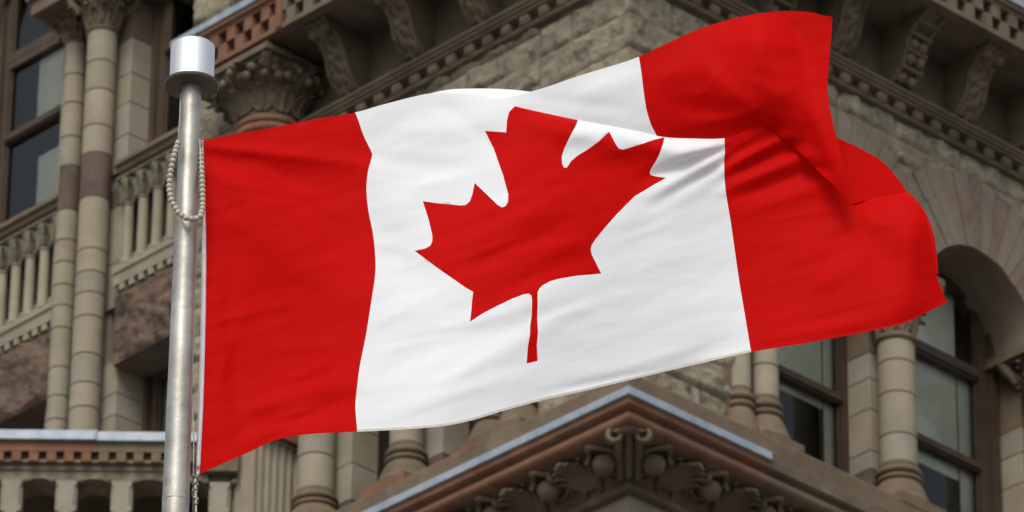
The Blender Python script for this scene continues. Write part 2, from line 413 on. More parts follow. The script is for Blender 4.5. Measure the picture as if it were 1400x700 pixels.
for face, n_ in (('L', 7), ('R', 11)):
    for k in range(n_):
        sb = .0+k*1.04; mb = MB(); carve_ball(face, sb, mb); mb.build('carved_ball', brown, B, smooth=True)
        mb = MB(); carve(face, sb+.52, mb); mb.build('carved_leaf', brown, B, smooth=True, recalc=False)
# corner leaf with two volutes
mb = MB(lambda a, b, z: Vector((0, 0, z)) + (uL+uR)*(-b) + (uR-uL)*a*.7071)
for off in (-.11, 0, .11):
    pts = []
    for i in range(12):
        d, z = cav(.05+.93*i/11); pts.append((off*(1+.2*i/11), d+.02+.035*(off == 0), z-.02))
    mb.tube(pts, [.045+.02*math.sin(i/3) for i in range(12)], 0, 8)
for sg in (-1, 1):
    pts = []; rad = []
    for i in range(18):
        t = i/17; th = math.pi/2-t*7; rr = .12*(1-.7*t); d, z = cav(.93)
        pts.append((sg*(.17+rr*math.cos(th)), d-.02+.06*t, z-.06+rr*math.sin(th))); rad.append(.045*(1-.4*t))
    mb.tube(pts, rad, 0, 8)
mb.ball((0, cav(.93)[0]+.03, cav(.93)[1]), .11, 0, 14, 8, (1.2, .7, .6))
mb.build('corner_leaf', brown, B, smooth=True)

# plinth above the lower cornice
D2 = .50; zp = cz(504, D2)
cornice('plinth', [(D2, zl-.05), (D2, zp-.05), (D2-.05, zp), (-.2, zp+.02), (-.2, zl-.05)], [brown], [('L', None, LL, 0), ('R', None, 13, 0)])
print('zl', zl, 'zb', zb, 'zp', zp)

# =================================================================== pavilion right face
def arcs(s, z, cs, czz, r): return (s-cs)**2+(z-czz)**2 < r*r
ZA = 43.25
A1, A2, A3 = (4.0, 1.08), (6.86, 1.12), (9.75, 1.12)
RO = 2.30
def cutR(s, z):
    for cs, ri in (A1, A2, A3):
        if arcs(s, z, cs, ZA, RO-.13) and z > ZA-.2: return True
    return False
ashlar('rock_faced_wall', 'R', -.0, 2.0, zp-.05, Z_STR0, 0, hs=(.62, .50, .55, .48), ln=(1.6, 2.6), corner=True, seed=3)
ashlar('rock_faced_wall', 'R', 2.0, 12.6, ZA-.1, Z_STR0+.02, 0, hs=(.42, .46, .4, .44, .40, .38), cut=cutR, seed=5)
def ring(face, cs, czz, ri, ro, d0, d1, n, a0=0, a1=180, seed=1, name='arch_ring', lo=-99, hi=99):
    rnd = random.Random(seed); mb = MB(FM[face])
    for i in range(n):
        b0 = R_(a0+(a1-a0)*i/n)+.004; b1 = R_(a0+(a1-a0)*(i+1)/n)-.004; mi = rnd.choice([0, 0, 0, 1]); dd = d1+rnd.uniform(-.01, .012)
        for (p0, p1, ex) in ((ri, ro*.80, 0.0), (ro*.80+.008, ro, -.03)):
            q = []
            N = 4
            for j in range(N+1):
                a = b0+(b1-b0)*j/N; q.append((p0, a))
            for j in range(N+1):
                a = b1+(b0-b1)*j/N; q.append((p1, a))
            if min(cs+r*math.cos(a) for r, a in q) > hi-.03 or max(cs+r*math.cos(a) for r, a in q) < lo+.03: continue
            cl_ = lambda x: max(lo, min(hi, x))
            k = len(q); vs = [(cl_(cs+r*math.cos(a)), d0, czz+r*math.sin(a)) for r, a in q]+[(cl_(cs+r*math.cos(a)), dd+ex, czz+r*math.sin(a)) for r, a in q]
            mb.add(vs, [tuple(range(k)), tuple(range(2*k-1, k-1, -1))]+[(j, (j+1) % k, k+(j+1) % k, k+j) for j in range(k)], mi)
    o = mb.build(name, [vous, vousr], B)
    # soffit running back to the window
    mb = MB(FM[face]); mb.sheet(lambda u, v: (cs+(ri-.003)*math.cos(math.pi*u), d1-.02+(-.9-d1)*v, czz+(ri-.003)*math.sin(math.pi*u)), 32, 2)
    mb.build('arch_soffit', vous, B, smooth=True, recalc=False); return o
for i, (cs, ri) in enumerate((A1, A2, A3)): ring('R', cs, ZA, ri, RO, -.05, .14+.006*i, 23 if i else 22, seed=i+4, lo=(-99, 5.434, 8.304)[i], hi=(5.426, 8.296, 99)[i])

def pier(face, s, w_, d0, d1, zs, mis, name='pilaster', side=1):
    mb = MB(FM[face])
    for i in range(len(zs)-1):
        z1, z0 = zs[i], zs[i+1]
        mb.box(s-w_/2, s+w_/2, d0, d1, z0+.007, z1-.007, mis[i]); mb.box(s-w_/2+.008, s+w_/2-.008, d0+.01, d1-.008, z0-.006, z0+.006, 3)
    o = mb.build(name, COLM+[brown], B)
    md = o.modifiers.new('bevel', 'BEVEL'); md.width = .018; md.segments = 2
    return o
zcapR = fz('R', 1225, 470, .1)
# column D, E, F with bases and capitals
def zrow(face, px, pys, d): return [fz(face, px, py, d) for py in pys]
dD = .06; sD = fs('R', 1227, 560, dD)
zs = [fz('R', 1227, y, dD) for y in (474, 503, 546, 602, 640)]
zbD = fz('R', 1227, 650, dD)
for i, s in enumerate((sD, sD+3.16, sD+6.3)):
    column('R', s, dD, .262, zs[:4]+[zs[4]], seed=11+i)
    base('R', s, dD, .262, zp+.10, zs[4], brown, True, R1=.44)
    capital('R', s, dD, .25, zs[0], ZA-.12, .50, brown, seed=i, square=.50)
    w0 = s-.55
    zz = [ZA-.1, zs[0]-.05, zs[1]-.12, zs[2]-.1, zs[3]-.1, zs[4]+.05, zp]
    pier('R', s+.10, .62, -.9, -.26, zz, [5, 1, 0, 2, 1, 4])
    mb = MB(FR); mb.box(s-.46, s+.46, -.9, .28, ZA-.1, ZA+.02); mb.box(s-.52, s+.52, -.9, .34, ZA-.16, ZA-.102)
    mb.build('impost', brown, B)
# column C and its half-hidden neighbour
dC = .10; sC = fs('R', 1046, 520, dC)
zsC = [ZA-.75] + [fz('R', 1046, y, dC) for y in (440, 505, 548)]
column('R', sC, dC, .185, [zsC[0], zsC[0]-.5, zsC[1], zsC[2], zsC[3]], [0, 2, 1, 2], seed=3)
base('R', sC, dC, .185, zp+.10, zsC[3], brown, True, R1=.36)
capital('R', sC, dC, .18, zsC[0], ZA-.12, .40, brown, square=.40)
s2 = sC-.42
column('R', s2, .02, .16, [zsC[0], zsC[0]-.7, zsC[1]+.1, zsC[3]+.02], [0, 1, 0], seed=4)
base('R', s2, .02, .16, zp+.10, zsC[3]+.02, brown, True, R1=.30)
capital('R', s2, .02, .15, zsC[0], ZA-.12, .34, brown, square=.34)
pier('R', sC+.02, .5, -.9, -.15, [ZA-.1, zsC[0], zsC[1], zsC[2], zp], [5, 1, 0, 4])
mb = MB(FR); mb.box(s2-.42, sC+.42, -.9, .30, ZA-.1, ZA+.02); mb.build('impost', brown, B)
mb = MB(FR)                              # brown quoin strip of stones beside the window group
z = zp
for i in range(6): h = (.62, .50, .55, .48, .5, .5)[i]; mb.box(2.0-.24 if i % 2 else 2.0-.20, 2.02, -.2, .035, z+.006, z+h-.006); z += h
mb.build('quoin_strip', brown, B)
# windows
def wz(px, py, d=-.72): return fz('R', px, py, d)
dw = -.72
s0, s1 = sC+.05, fs('R', 1163, 560, dw)
window('R', s0, s1, zp, ZA+1.1, dw, [(fz('R', 1100, 527, dw), .13), (ZA-.18, .16)], [((s0+s1)/2, .06)] if False else (), fr=.24, mat=wood2,
       blind=[(s1-.42, s1-.05, zp+.2, ZA), (s0-.3, s1-.45, fz('R', 1100, 540, dw), ZA+1)])
s0, s1 = sD+.30, fs('R', 1347, 560, dw)
window('R', s0, s1, zp, ZA+1.1, dw, [(fz('R', 1290, 620, dw), .13), (fz('R', 1300, 500, dw), .18)], (), fr=.20, mat=wood2,
       blind=[(s1-.45, s1-.05, zp+.2, ZA-.3), (s0-.4, s1-.48, fz('R', 1290, 640, dw), ZA+1)])
window('R', sD+3.16+.30, sD+3.16+2.1, zp, ZA+1.1, dw, [(41.4, .13), (42.9, .18)], (), fr=.10, blind=[(s1+2.6, s1+2.8, zp, ZA)])

# =================================================================== pavilion left face
ashlar('rock_faced_wall', 'L', -.0, 1.75, zp-.05, Z_STR0, 0, hs=(.62, .50, .55, .48), ln=(2.5, 3.5), corner=True, seed=8)
ashlar('rock_faced_wall', 'L', 1.75, 6.4, 43.6, Z_STR0, 0, hs=(.45, .48, .5, .42, .4, .46), ln=(1.6, 3.0), seed=9)
dA = .06; 
for i, (px, y1, y0, r) in enumerate(((432, 594, 678, .262), (556, 560, 614, .235))):
    s = fs('L', px, 640 if i == 0 else 600, dA)
    zt = fz('L', px, 676, dA) if i == 0 else fz('L', px, 613, dA)
    zj = fz('L', px, 630, dA) if i == 0 else fz('L', px, 560, dA)
    column('L', s, dA, r, [42.9, 42.3, zj+.55, zj, zt], [0, 2, 1, 0], seed=i)
    base('L', s, dA, r, zp+.10, zt, brown, 'red', R1=r*1.8)
    capital('L', s, dA, r*.95, 42.9, 43.5, r*1.9, brown, square=r*1.9)
    pier('L', s-.12, .62, -.9, -.22, [43.55, 42.8, zj+.5, zj-.08, zt-.12, zp], [5, 1, 0, 1, 4])
sA = fs('L', 432, 640, dA); sB = fs('L', 556, 600, dA)
for i, (px, r) in enumerate(((672, .19), (712, .19))):
    s = fs('L', px, 560, dA+.05*i)
    column('L', s, dA+.05*i, r, [42.9, 42.0, 41.3, zt+.0], seed=5+i)
    base('L', s, dA+.05*i, r, zp+.10, zt, brown, 'red' if i == 0 else True, R1=.36)
    capital('L', s, dA, r*.95, 42.9, 43.5, r*1.9, brown, square=r*1.9)
sB2 = fs('L', 672, 560, dA)
pier('L', sB2-.25, .7, -.9, -.2, [43.55, 42.8, 41.9, 41, zp], [5, 1, 0, 4])
for a, b in ((sB+.1, sA-.3), (sB2+.2, sB-.3)):
    window('L', a, b, zp, 43.7, dw, [(41.7, .13)], (), fr=.10, mat=wood2)
mb = MB(FL); mb.box(1.75, 6.5, -.9, .03, 43.5, 43.62); mb.build('lintel', brown, B)
# big engaged column under the great capital
dK = .42; sK = fs('L', 368, 165, dK)
zkt = fz('L', 368, 183, dK); zk0 = fz('L', 362, 614, dK)
column('L', sK, dK, .44, [zkt, zkt-.6, zkt-1.2, zkt-1.9, zkt-2.6, zkt-3.2, zk0+.45], name='great_column', seed=2)
mb = MB(FL); mb.lathe(sK, dK, [(.44, zkt-.22)]+arcp(.46, zkt-.14, .07, -80, 80, 6)+arcp(.47, zkt-.0, .05, -80, 80, 6)+[(.44, zkt+.07)], 40)
mb.build('column_ring', redst, B, smooth=True)
zcap = fz('L', 290, 92, 1.15)-.15
capital('L', sK, dK, .45, zkt+.05, zcap, .90, brown2, name='great_capital', n=10, seed=4, square=.72, rings=False)
capital('L', sK, dK, .47, zkt+.25, zcap-.12, .93, brown2, name='great_capital', n=14, seed=6, abacus=False, rings=False)
# fluted pedestal
q = .40; mb = MB(FL); n_ = 6
def fluted(mb, s, d, q, z0, z1):
    pts = []
    def edge(p, a):
        for i in range(n_):
            for t, dep in ((.12, 0), (.22, .035), (.5, .055), (.78, .035), (.88, 0)):
                x = (i+t)/n_; pts.append((p[0]+(a[0]-p[0])*x, p[1]+(a[1]-p[1])*x, dep))
    cs_ = [(-q, -q), (q, -q), (q, q), (-q, q)]
    out = []
    for i in range(4):
        p, a = cs_[i], cs_[(i+1) % 4]; nx, ny = (a[1]-p[1])/(2*q), -(a[0]-p[0])/(2*q)
        out.append((p[0], p[1]))
        for j in range(n_):
            for t, dep in ((.12, 0), (.24, .03), (.5, .05), (.76, .03), (.88, 0)):
                x = (j+t)/n_; out.append((p[0]+(a[0]-p[0])*x-nx*dep, p[1]+(a[1]-p[1])*x-ny*dep))
    k = len(out); vs = [(s+x, d+y, z0) for x, y in out]+[(s+x, d+y, z1) for x, y in out]
    mb.add(vs, [tuple(range(k)), tuple(range(k, 2*k))]+[(j, (j+1) % k, k+(j+1) % k, k+j) for j in range(k)])
fluted(mb, sK, dK, q, 36, zk0); mb.box(sK-q-.015, sK+q+.015, dK-q-.015, dK+q+.015, zk0, zk0+.04)
mb.build('fluted_pedestal', light, B)
mb = MB(FL); mb.box(sK-.5, sK+.46, dK-.5, dK+.30, zk0+.05, zk0+.45)
for i in range(4):
    for j in range(2): mb.box(sK-.40+i*.22+.11*j, sK-.30+i*.22+.11*j, dK+.301, dK+.34, zk0+.1+j*.13, zk0+.2+j*.13)
mb.build('pedestal_cap', redst, B)
for k_ in range(2): pass
# return pier of rock-faced stone between pavilion and wing
ashlar('rock_faced_wall', 'L', 7.2, fs('L', 266, 300, 0), 36, 47.5, 0, hs=(.5, .42, .46), ln=(.6, 1.1), seed=15)
ashlar('rock_faced_wall', 'L', 7.9, fs('L', 262, 15, 0), 47.5, 54, -.05, hs=(.62, .5), ln=(.6, 1.1), seed=16)

# =================================================================== string course, frieze, brackets, upper cornice
ZT = Z_STR1
d3 = .26
zt3 = cz(-62, d3)                                     # not used for drawing, keeps the mitre in view
a_ = fz('L', 560, 83, d3)                             # top edge on the left face
a_ = fz('L', 600, 62, d3); b_ = fz('L', 600, 107, .05)
print('string', a_, b_)
zS1 = a_; zS0 = b_
sp = [(.0, zS1+.05), (d3, zS1), (d3, zS1-.05), (d3-.03, zS1-.065), (d3-.035, zS1-.10), (d3-.07, zS1-.115), (d3-.075, zS1-.15), (.04, zS1-.18), (.04, zS0+.05)]+arcp(.10, zS0+.02, .035, 60, -90, 4)+[(0, zS0-.015)]
cornice('string_course', sp, [brown2], [('L', None, 6.55, 0), ('R', None, 13, 0)])
mb = MB(FL); mb2 = MB(FR)
def boss(m_, s):
    z = (zS0+zS1-.12)/2; q = [(.09, .0, .10), (.085, .14, .09), (.055, .185, .05)]; vs = []
    for a, d, h in q: vs += [(s-a, d, z-h), (s+a, d, z-h), (s+a, d, z+h), (s-a, d, z+h)]
    m_.add(vs, [(0, 1, 2, 3), (8, 9, 10, 11)]+[(i*4+j, i*4+(j+1) % 4, i*4+4+(j+1) % 4, i*4+4+j) for i in range(2) for j in range(4)])
for k in range(18):
    if .05+k*.375 < 6.4: boss(mb, .05+k*.375)
for k in range(34): boss(mb2, .05+k*.375)
mb.build('string_course_bosses', brown2, B, smooth=True); mb2.build('string_course_bosses', brown2, B, smooth=True)
D5 = 1.15
zU0 = fz('L', 290, 87, D5); zU1 = fz('L', 290, 29, D5)
print('upper', zU0, zU1, fz('R', 1400, 70, D5))
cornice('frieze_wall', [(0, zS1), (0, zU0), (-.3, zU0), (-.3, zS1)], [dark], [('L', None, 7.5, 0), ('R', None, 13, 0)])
LU = fs('L', 238, 60, D5)
sRed = fs('L', 380, 20, D5)
hh = zU1-zU0
def up_segs(a): return [('L', None, sRed-.002, 1), ('L', sRed, LU, 0), ('R', None, 13, 1)]
cornice('cornice_soffit', [(0, zU0-.0), (D5-.205, zU0-.0), (D5-.205, zU0+.06), (0, zU0+.06)], [brown2], [('L', None, LU, 0), ('R', None, 13, 0)])
cornice('cornice_fascia', [(D5-.02, zU0-.03), (D5-.02, zU0+.05), (D5-.17, zU0+.055), (D5-.17, zU0+.475), (D5-.02, zU0+.48), (D5-.02, zU0+.52), (D5+.03, zU0+.55), (D5+.03, zU1-.115), (D5-.2, zU1-.115), (D5-.2, zU0-.03)], [redst, brown2],
        [('L', None, sRed-.002, 1), ('L', sRed, LU, 0), ('R', None, 13, 1)])
cornice('lead_flashing', [(D5+.06, zU1), (D5+.06, zU1-.11), (0, zU1-.11), (0, zU1+.25)], [lead], [('L', None, LU+.01, 0), ('R', None, 13, 0)])
# chequer blocks on the fascia
for face, s1 in (('L', LU-.08), ('R', 13)):
    mb = MB(FM[face]); c0 = .185; n_ = int((s1+1.0)/c0)
    for k in range(n_):
        for j in range(2):
            if (k+j) % 2 == 0:
                s = -1.0+k*c0; rr = (zU0+.052, .212)
                mi = 0 if (face == 'L' and s > sRed) else 1
                mb.box(s+.002, s+c0-.002, D5-.175, D5-.024, rr[0]+j*rr[1]+.001, rr[0]+(j+1)*rr[1]-.001, mi)
    mb.build('chequer_blocks', [redst, brown2], B)
mb = MB(FL); mb.box(sRed-.07, sRed+.05, D5-.175, D5+.005, zU0, zU1-.12); mb.build('fascia_strip', redst, B)
def bracket(face, s, style):
    z0 = zS1+.01; z1 = zU0-.002; H = z1-z0; w_ = .20
    prof = []
    for i in range(17):
        t = i/16; prof.append((.13+.80*t**1.25+.10*math.sin(t*math.pi*2.0), z0+H*t))
    body = [(0, z0)]+[(d-.05, z) for d, z in prof]+[(0, z1)]
    mb = MB(FM[face]); k = len(body); vs = [(s-w_, d, z) for d, z in body]+[(s+w_, d, z) for d, z in body]
    mb.add(vs, [tuple(range(k)), tuple(range(k, 2*k))]+[(j, (j+1) % k, k+(j+1) % k, k+j) for j in range(k)])
    def pt(t):
        x = t*16; i = min(15, int(x)); f = x-i; a, b = prof[i], prof[i+1]; return a[0]+(b[0]-a[0])*f, a[1]+(b[1]-a[1])*f
    for sg in (-1, 1): mb.tube([(s+sg*w_*.92, *pt(i/16)) for i in range(17)], [.035]*17, 0, 7)
    if style == 0:
        for t in (.12, .37, .60): 
            for sg in (-1, 1): d, z = pt(t); mb.ball((s+sg*.095, d+.03, z-.01), .085, 0, 12, 8)
            d, z = pt(t+.13); mb.tube([(s-w_*1.08, d+.02, z), (s+w_*1.08, d+.02, z)], .04, 0, 8)
        d, z = pt(.86); mb.box(s-w_*1.1, s+w_*1.1, d-.2, d+.06, z-.03, z1)
    else:
        def fn(u, v):
            a = (u-.5)*2; d, z = pt(v*.97); b = .06*(1-a*a)+.045*math.cos(a*9+v*4)*math.sin(v*15)+.025*math.sin(v*30+abs(a)*5)
            return (s+a*w_*.95, d+b, z-b*.3)
        mb.sheet(fn, 14, 26)
        for sg in (-1, 1):
            d, z = pt(.88); mb.ball((s+sg*.13, d+.04, z-.02), .09, 0, 10, 8)
            d, z = pt(.08); mb.ball((s+sg*.10, d+.02, z+.03), .08, 0, 10, 8)
        mb.ball((s, pt(.5)[0]+.05, pt(.5)[1]), .085, 0, 10, 8)
    return mb.build('bracket', brown2, B, smooth=True, angle=50)
for i, s in enumerate((.12, 1.35, 2.72, 4.10, 5.48)): bracket('L', s, 1)
for i, s in enumerate((1.30, 2.66, 3.96, 5.27, 6.58, 7.91, 9.2, 10.5, 11.8)): bracket('R', s, (i+1) % 2)

# =================================================================== the wing on the left
sP = fs('L', 266, 300, 0)
dwn = -.62
# columns
dG = .15; sG = fs('L', 140, 60, dG); rG = .228
ys = [44, 88, 127, 176, 214, 274, 345, 376, 405, 437, 488, 528, 561]
zs = []
for y in ys:
    px = 140-(y-44)*.0505; zs.append(fz('L', px, y+4, dG))
zs += [zs[-1]-.5, zs[-1]-1.0, zs[-1]-1.6, zs[-1]-2.2, zs[-1]-3.0, 33]
mis = [0, 0, 2, 0, 4, 0, 0, 1, 0, 0, 1, 2, 0, 0, 0, 0, 0, 0, 0]
column('L', sG, dG, rG, zs, mis)
dH = -.02; sH = fs('L', 105, 60, dH); rH = .168
zs2 = [fz('L', 104-(y-60)*.05, y+3, dH) for y in (60, 105, 144, 190, 230, 290, 331, 361, 392, 421, 451, 505, 544, 576)]+[42.6, 42, 41, 40, 33]
mis2 = [0, 0, 0, 1, 4, 0, 2, 0, 0, 0, 0, 1, 0, 2, 0, 0, 0, 0]
column('L', sH, dH, rH, zs2, mis2)
capital('L', sG, dG, rG*.97, zs[0]-.02, zs[0]+.62, .46, brown, square=.42)
capital('L', sH, dH, rH*.97, zs2[0]-.02, zs[0]+.62, .36, brown, square=.36, seed=3)
zi = zs[0]+.64
mb = MB(FL); mb.box(sG-.75, sH+.38, -.9, .60, zi+.03, zi+.28); mb.box(sG-.80, sH+.45, -.9, .66, zi+.28, zi+.40); mb.build('impost', brown, B)
mb = MB(FL); mb.box(sG-.82, sH+.50, -.9, .70, zi+.401, zi+.50); mb.build('lead_flashing', lead, B)
# pilaster beside the columns
dPi = -.12
sPr = fs('L', 178, 120, dPi)      # ridge
zq = [fz('L', 178-(y-52)*.05, y, dPi) for y in (28, 52, 100, 140, 184)]
zq = [zi, zq[1], zq[2], zq[3], zq[4]]
mb = MB()
zstr1 = fz('L', 195, 200, .13); zstr0 = fz('L', 195, 231, -.07)
wpi = .9
pier('L', sPr+wpi/2, wpi, -.9, dPi, zq+[zstr1], [4, 1, 0, 1, 1])
zlow = [fz('L', 165, 280, dPi), fz('L', 161, 357, dPi), 45.1]
pier('L', sPr+wpi/2, wpi, -.9, dPi, [zstr0-.05, zlow[0], zlow[1], 45.15], [4, 1, 1])
zl2 = [fz('L', 157, 498, dPi), fz('L', 155, 538, dPi), fz('L', 153, 568, dPi)]
pier('L', sPr+wpi/2, wpi, -.9, dPi, [zl2[0]+.08, zl2[1], zl2[2], 42.6, 41.9, 33], [0, 1, 0, 1, 0])
mb = MB(FL); mb.box(sG-.1, sH+.5, -.95, -.18, 33, zi); mb.build('pier_wall', light2, B)
# the same cluster again further along the wing is out of the picture; its bay ends with a pier
sE = sH+3.35
for bay, (a, b) in enumerate(((sP, sPr), (sH+.10, sE))):
    zt_, zb_ = zstr1, zstr0
    # sill string
    pr_ = [(-.5, zt_+.06), (.13, zt_), (.14, zt_-.08), (.08, zt_-.10), (.07, zt_-.17), (.0, zt_-.20), (-.01, zt_-.27), (-.06, zt_-.29), (-.07, zb_-.02), (-.5, zb_-.02)]
    cornice('sill_course', pr_, [brown], [('L', a-.1 if bay == 0 else a, b, 0)])
    # colonnette arcade
    za, zc = fz('L', 205, 340, -.05), fz('L', 205, 262, -.05)
    ztop = zb_-.02
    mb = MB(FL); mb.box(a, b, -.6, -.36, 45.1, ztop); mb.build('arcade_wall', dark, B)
    n_ = int((b-a-.1)/.335); start = b-.13 if bay == 0 else a+.17
    for k in range(n_):
        s = start-k*.335 if bay == 0 else start+k*.335
        if not (a < s < b): continue
        mb = MB(FL); r = .082
        hc = ztop-zc-.03; P = [(r*1.65, za-.075), (r*1.65, za-.05)]+arcp(r*1.35, za-.02, .035, -60, 80, 4)+[(r*1.02, za+.03), (r, za+.06), (r*.93, zc-.03)]+arcp(r*1.0, zc, .018, -70, 70, 3)+[(r*.95, zc+.03), (r*1.15, zc+.45*hc), (r*1.75, zc+.9*hc), (r*1.75, zc+.98*hc)]
        mb.lathe(s, -.10, P, 16, 0, [0]*(len(P)-5)+[1]*4)
        for j in range(8):
            an = 2*math.pi*j/8; leafstrip(mb, s, -.10, an, r, r*1.95, zc+.03, zc+.88*hc, .075, 1, .035)
        mb.box(s-.15, s+.15, -.25, .05, zc+.99*hc, ztop, 1)
        mb.box(s-.15, s+.15, -.25, .05, za-.135, za-.077, 0)
        mb.build('colonnette', [light, capst], B, smooth=True, angle=40)
    # ledge with dentils
    zd = fz('L', 152, 405, .0); zl_ = za-.14
    cornice('ledge', [(-.6, zl_), (.07, zl_), (.07, zl_-.06), (.04, zl_-.08), (.03, zl_-.25), (-.6, zl_-.25)], [light], [('L', a, b, 0)])
    mb = MB(FL); s = a+.02
    while s < b-.1: mb.box(s, s+.11, -.3, .025, zl_-.36, zl_-.252); s += .215
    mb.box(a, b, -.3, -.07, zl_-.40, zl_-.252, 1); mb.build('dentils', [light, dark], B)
    # rock-faced red lintel
    zr1 = zl_-.40; zr0 = fz('L', 190, 480, 0)
    ashlar('rock_faced_lintel', 'L', a, b, zr0, zr1, -.02, hs=(2,), ln=(5, 6), amp=.15, mats=[redrough, redrough], seed=20+bay, cell=.05)
    mb = MB(FL); mb.box(a, b, -.9, -.06, zr0, zr1-.001); mb.build('lintel_back', redrough, B)
    # windows
    zm = fz('L', 60, 167, dwn); ztr = fz('L', 50, 75, dwn)
    if bay == 0:
        window('L', a+.05, b-.12, zt_-.1, 54, dwn, [(zm, .12), (ztr-.0, .16)], (), fr=.14, mat=wood)
        window('L', a+.05, b-.15, 36, zr0+.1, dwn-.1, [(fz('L', 215, 520, dwn-.1), .05)], [(a+.6, .05)], fr=.12, mat=wood2, blind=[(a, b, 40, zr0)])
    else:
        sM = fs('L', 5, 180, dwn)
        window('L', a+.05, sM, zt_-.1, ztr+.08, dwn, [(zm, .13)], (), fr=.12, mat=wood, blind=[(fs('L', 100, 240, dwn-.3), fs('L', 64, 240, dwn-.3), zt_, fz('L', 75, 215, dwn-.3)), (fs('L', 100, 100, dwn-.3), fs('L', 66, 100, dwn-.3), zm, ztr)])
        window('L', a+.05, sM, ztr+.09, 54, dwn, (), (), fr=.13, mat=wood)
        mb = MB(FL); mb.box(sM, sM+.5, -.95, dwn+.12, zt_-.1, 54); mb.tube([(sM+.25+.75*(math.cos(i/10*1.57)-1), dwn+.16, ztr+.1+1.7*math.sin(i/10*1.57)) for i in range(11)], .10)
        mb.build('window_mullion', wood, B)
        window('L', sM+.52, sE, zt_-.1, 54, dwn, [(zm, .13)], (), fr=.12, mat=wood)
        window('L', a+.05, b, 36, zr0+.1, dwn-.1, [(41.8, .05)], [(a+1.2, .1)], fr=.12, mat=wood2)
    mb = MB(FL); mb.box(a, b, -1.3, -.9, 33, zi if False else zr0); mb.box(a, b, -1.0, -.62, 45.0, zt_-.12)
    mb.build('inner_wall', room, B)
mb = MB(FL); mb.box(sE, sE+1.5, -.9, .1, 33, 55); mb.box(sG-.8, sH+.5, -.9, .05, zi+.5, 55); mb.build('pier_wall', light2, B)

# =================================================================== canted bay, facing the camera
YB = 76.0
def bx(px, py=600, Y=YB): return at(px, py, Y).x
def bz(py, Y=YB, px=100): return at(px, py, Y).z
BO = C0
def FB(x, d, z): return Vector((x-C0.x, (YB-d)-C0.y, z))       # building-local; d towards the camera
xl, xr = bx(-260), bx(287)
zt = bz(588, YB-.35); 
slp = 0.0105                                                    # the course falls slightly to the right in the photograph: perspective only
def bbox(mb, a, b, d0, d1, y1, y0, mi=0, dref=None):
    D = d1 if dref is None else dref
    mb.box(a, b, d0, d1, bz(y0, YB-D), bz(y1, YB-D), mi)
mb = MB(FB); mb.box(xl-.5, bx(130, 594, YB-.4), -3.5, .40, bz(600, YB-.4), bz(588, YB-.4)); mb.box(bx(130, 594, YB-.4)+.004, xr+.35, -3.5, .395, bz(601, YB-.4), bz(589.2, YB-.4))
mb.tube([(bx(131, 594, YB-.4), .38, bz(588, YB-.4)+.01), (bx(131, 594, YB-.4), .41, bz(588, YB-.4)), (bx(131, 594, YB-.4), .41, bz(601, YB-.4))], .02)
mb.build('lead_flashing', lead, B)
xm = bx(126, 610, YB-.33)
za1 = bz(602.5, YB-.33)
for (a, b, mt) in ((xl-.45, xm, redst), (xm+.004, xr+.3, brown2)):
    mb = MB(FB); z0 = bz(617, YB-.33); z1 = bz(630, YB-.33)
    mb.box(a, b, -.4, .33, z0, za1); mb.box(a, b, -.4, .22, z1+.0, z0-.001)
    sp_ = .243; x = bx(126, 610, YB-.33)-.012
    k = -40
    while k < 40:
        xx = x+k*sp_
        if a-.001 < xx-.13 and xx < b+.001: mb.box(xx-.13, xx, .221, .325, z1+.002, z0-.001)
        k += 1
    mb.build('cornice_fascia', mt, B)
mb = MB(FB); z1 = bz(631, YB-.2); zbm = bz(657, YB-.2)
mb.box(xl, xr, -.4, .26, z1-.04, z1-.0); mb.box(xl, xr, -.35, .2, z1-.13, z1-.041)
# beam with segmental arch bottoms between posts
posts = [bx(p, 680, YB-.2) for p in (15-152*2/2-76, 15-76, 15, 90, 166, 242, 300)]
n = 90
out = [(xl+(xr-xl)*i/n) for i in range(n+1)]
def belly(x):
    dmin = min(abs(x-p) for p in posts); return zbm+ (.0 if dmin < .20 else min(.045, (dmin-.20)*.5))
vs = []
for x in out: vs += [(x, -.35, z1-.131), (x, .17, z1-.131), (x, .17, belly(x)), (x, -.35, belly(x))]
mb.add(vs, [(i*4+a, i*4+(a+1) % 4, i*4+4+(a+1) % 4, i*4+4+a) for i in range(n) for a in range(4)]+[(0, 1, 2, 3), tuple(n*4+a for a in range(4))])
for p in posts:
    for sg in (-1, 1): mb.ball((p+sg*.19, .15, zbm+.03), .045, 0, 10, 6)
mb.build('loggia_beam', beamst, B, smooth=True, angle=40)
for p in posts:
    mb = MB(FB); w_ = .15; ch = .035; zz0 = bz(696, YB-.2)
    def oct_(z, w__, c): return [(p-w__+c, .2, z), (p+w__-c, .2, z), (p+w__, .2-c, z), (p+w__, -.1, z), (p-w__, -.1, z), (p-w__, .2-c, z)]
    lv = [(zbm, .145, .012), (zbm-.05, .145, .015), (zbm-.10, w_, .05), (zz0+.06, w_, .05), (zz0+.02, w_-.005, .01), (zz0-.02, w_-.005, .01), (zz0-.05, .11, .04), (zz0-1.0, .11, .04)]
    vs = []
    for z, w__, c in lv: vs += oct_(z, w__, c)
    mb.add(vs, [(i*6+a, i*6+(a+1) % 6, i*6+6+(a+1) % 6, i*6+6+a) for i in range(len(lv)-1) for a in range(6)]+[tuple(range(6)), tuple((len(lv)-1)*6+a for a in range(6))])
    mb.build('loggia_post', light2, B)
mb = MB(FB); zf = bz(712, YB-.2); mb.box(xl, xr, -.3, .25, zf-.9, zf-.4); mb.box(xl, xr, -.1, .15, 0, zf-.9); mb.build('loggia_wall', light, B)
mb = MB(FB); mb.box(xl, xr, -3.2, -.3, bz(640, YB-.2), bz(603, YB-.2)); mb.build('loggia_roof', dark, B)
mb = MB(FB)
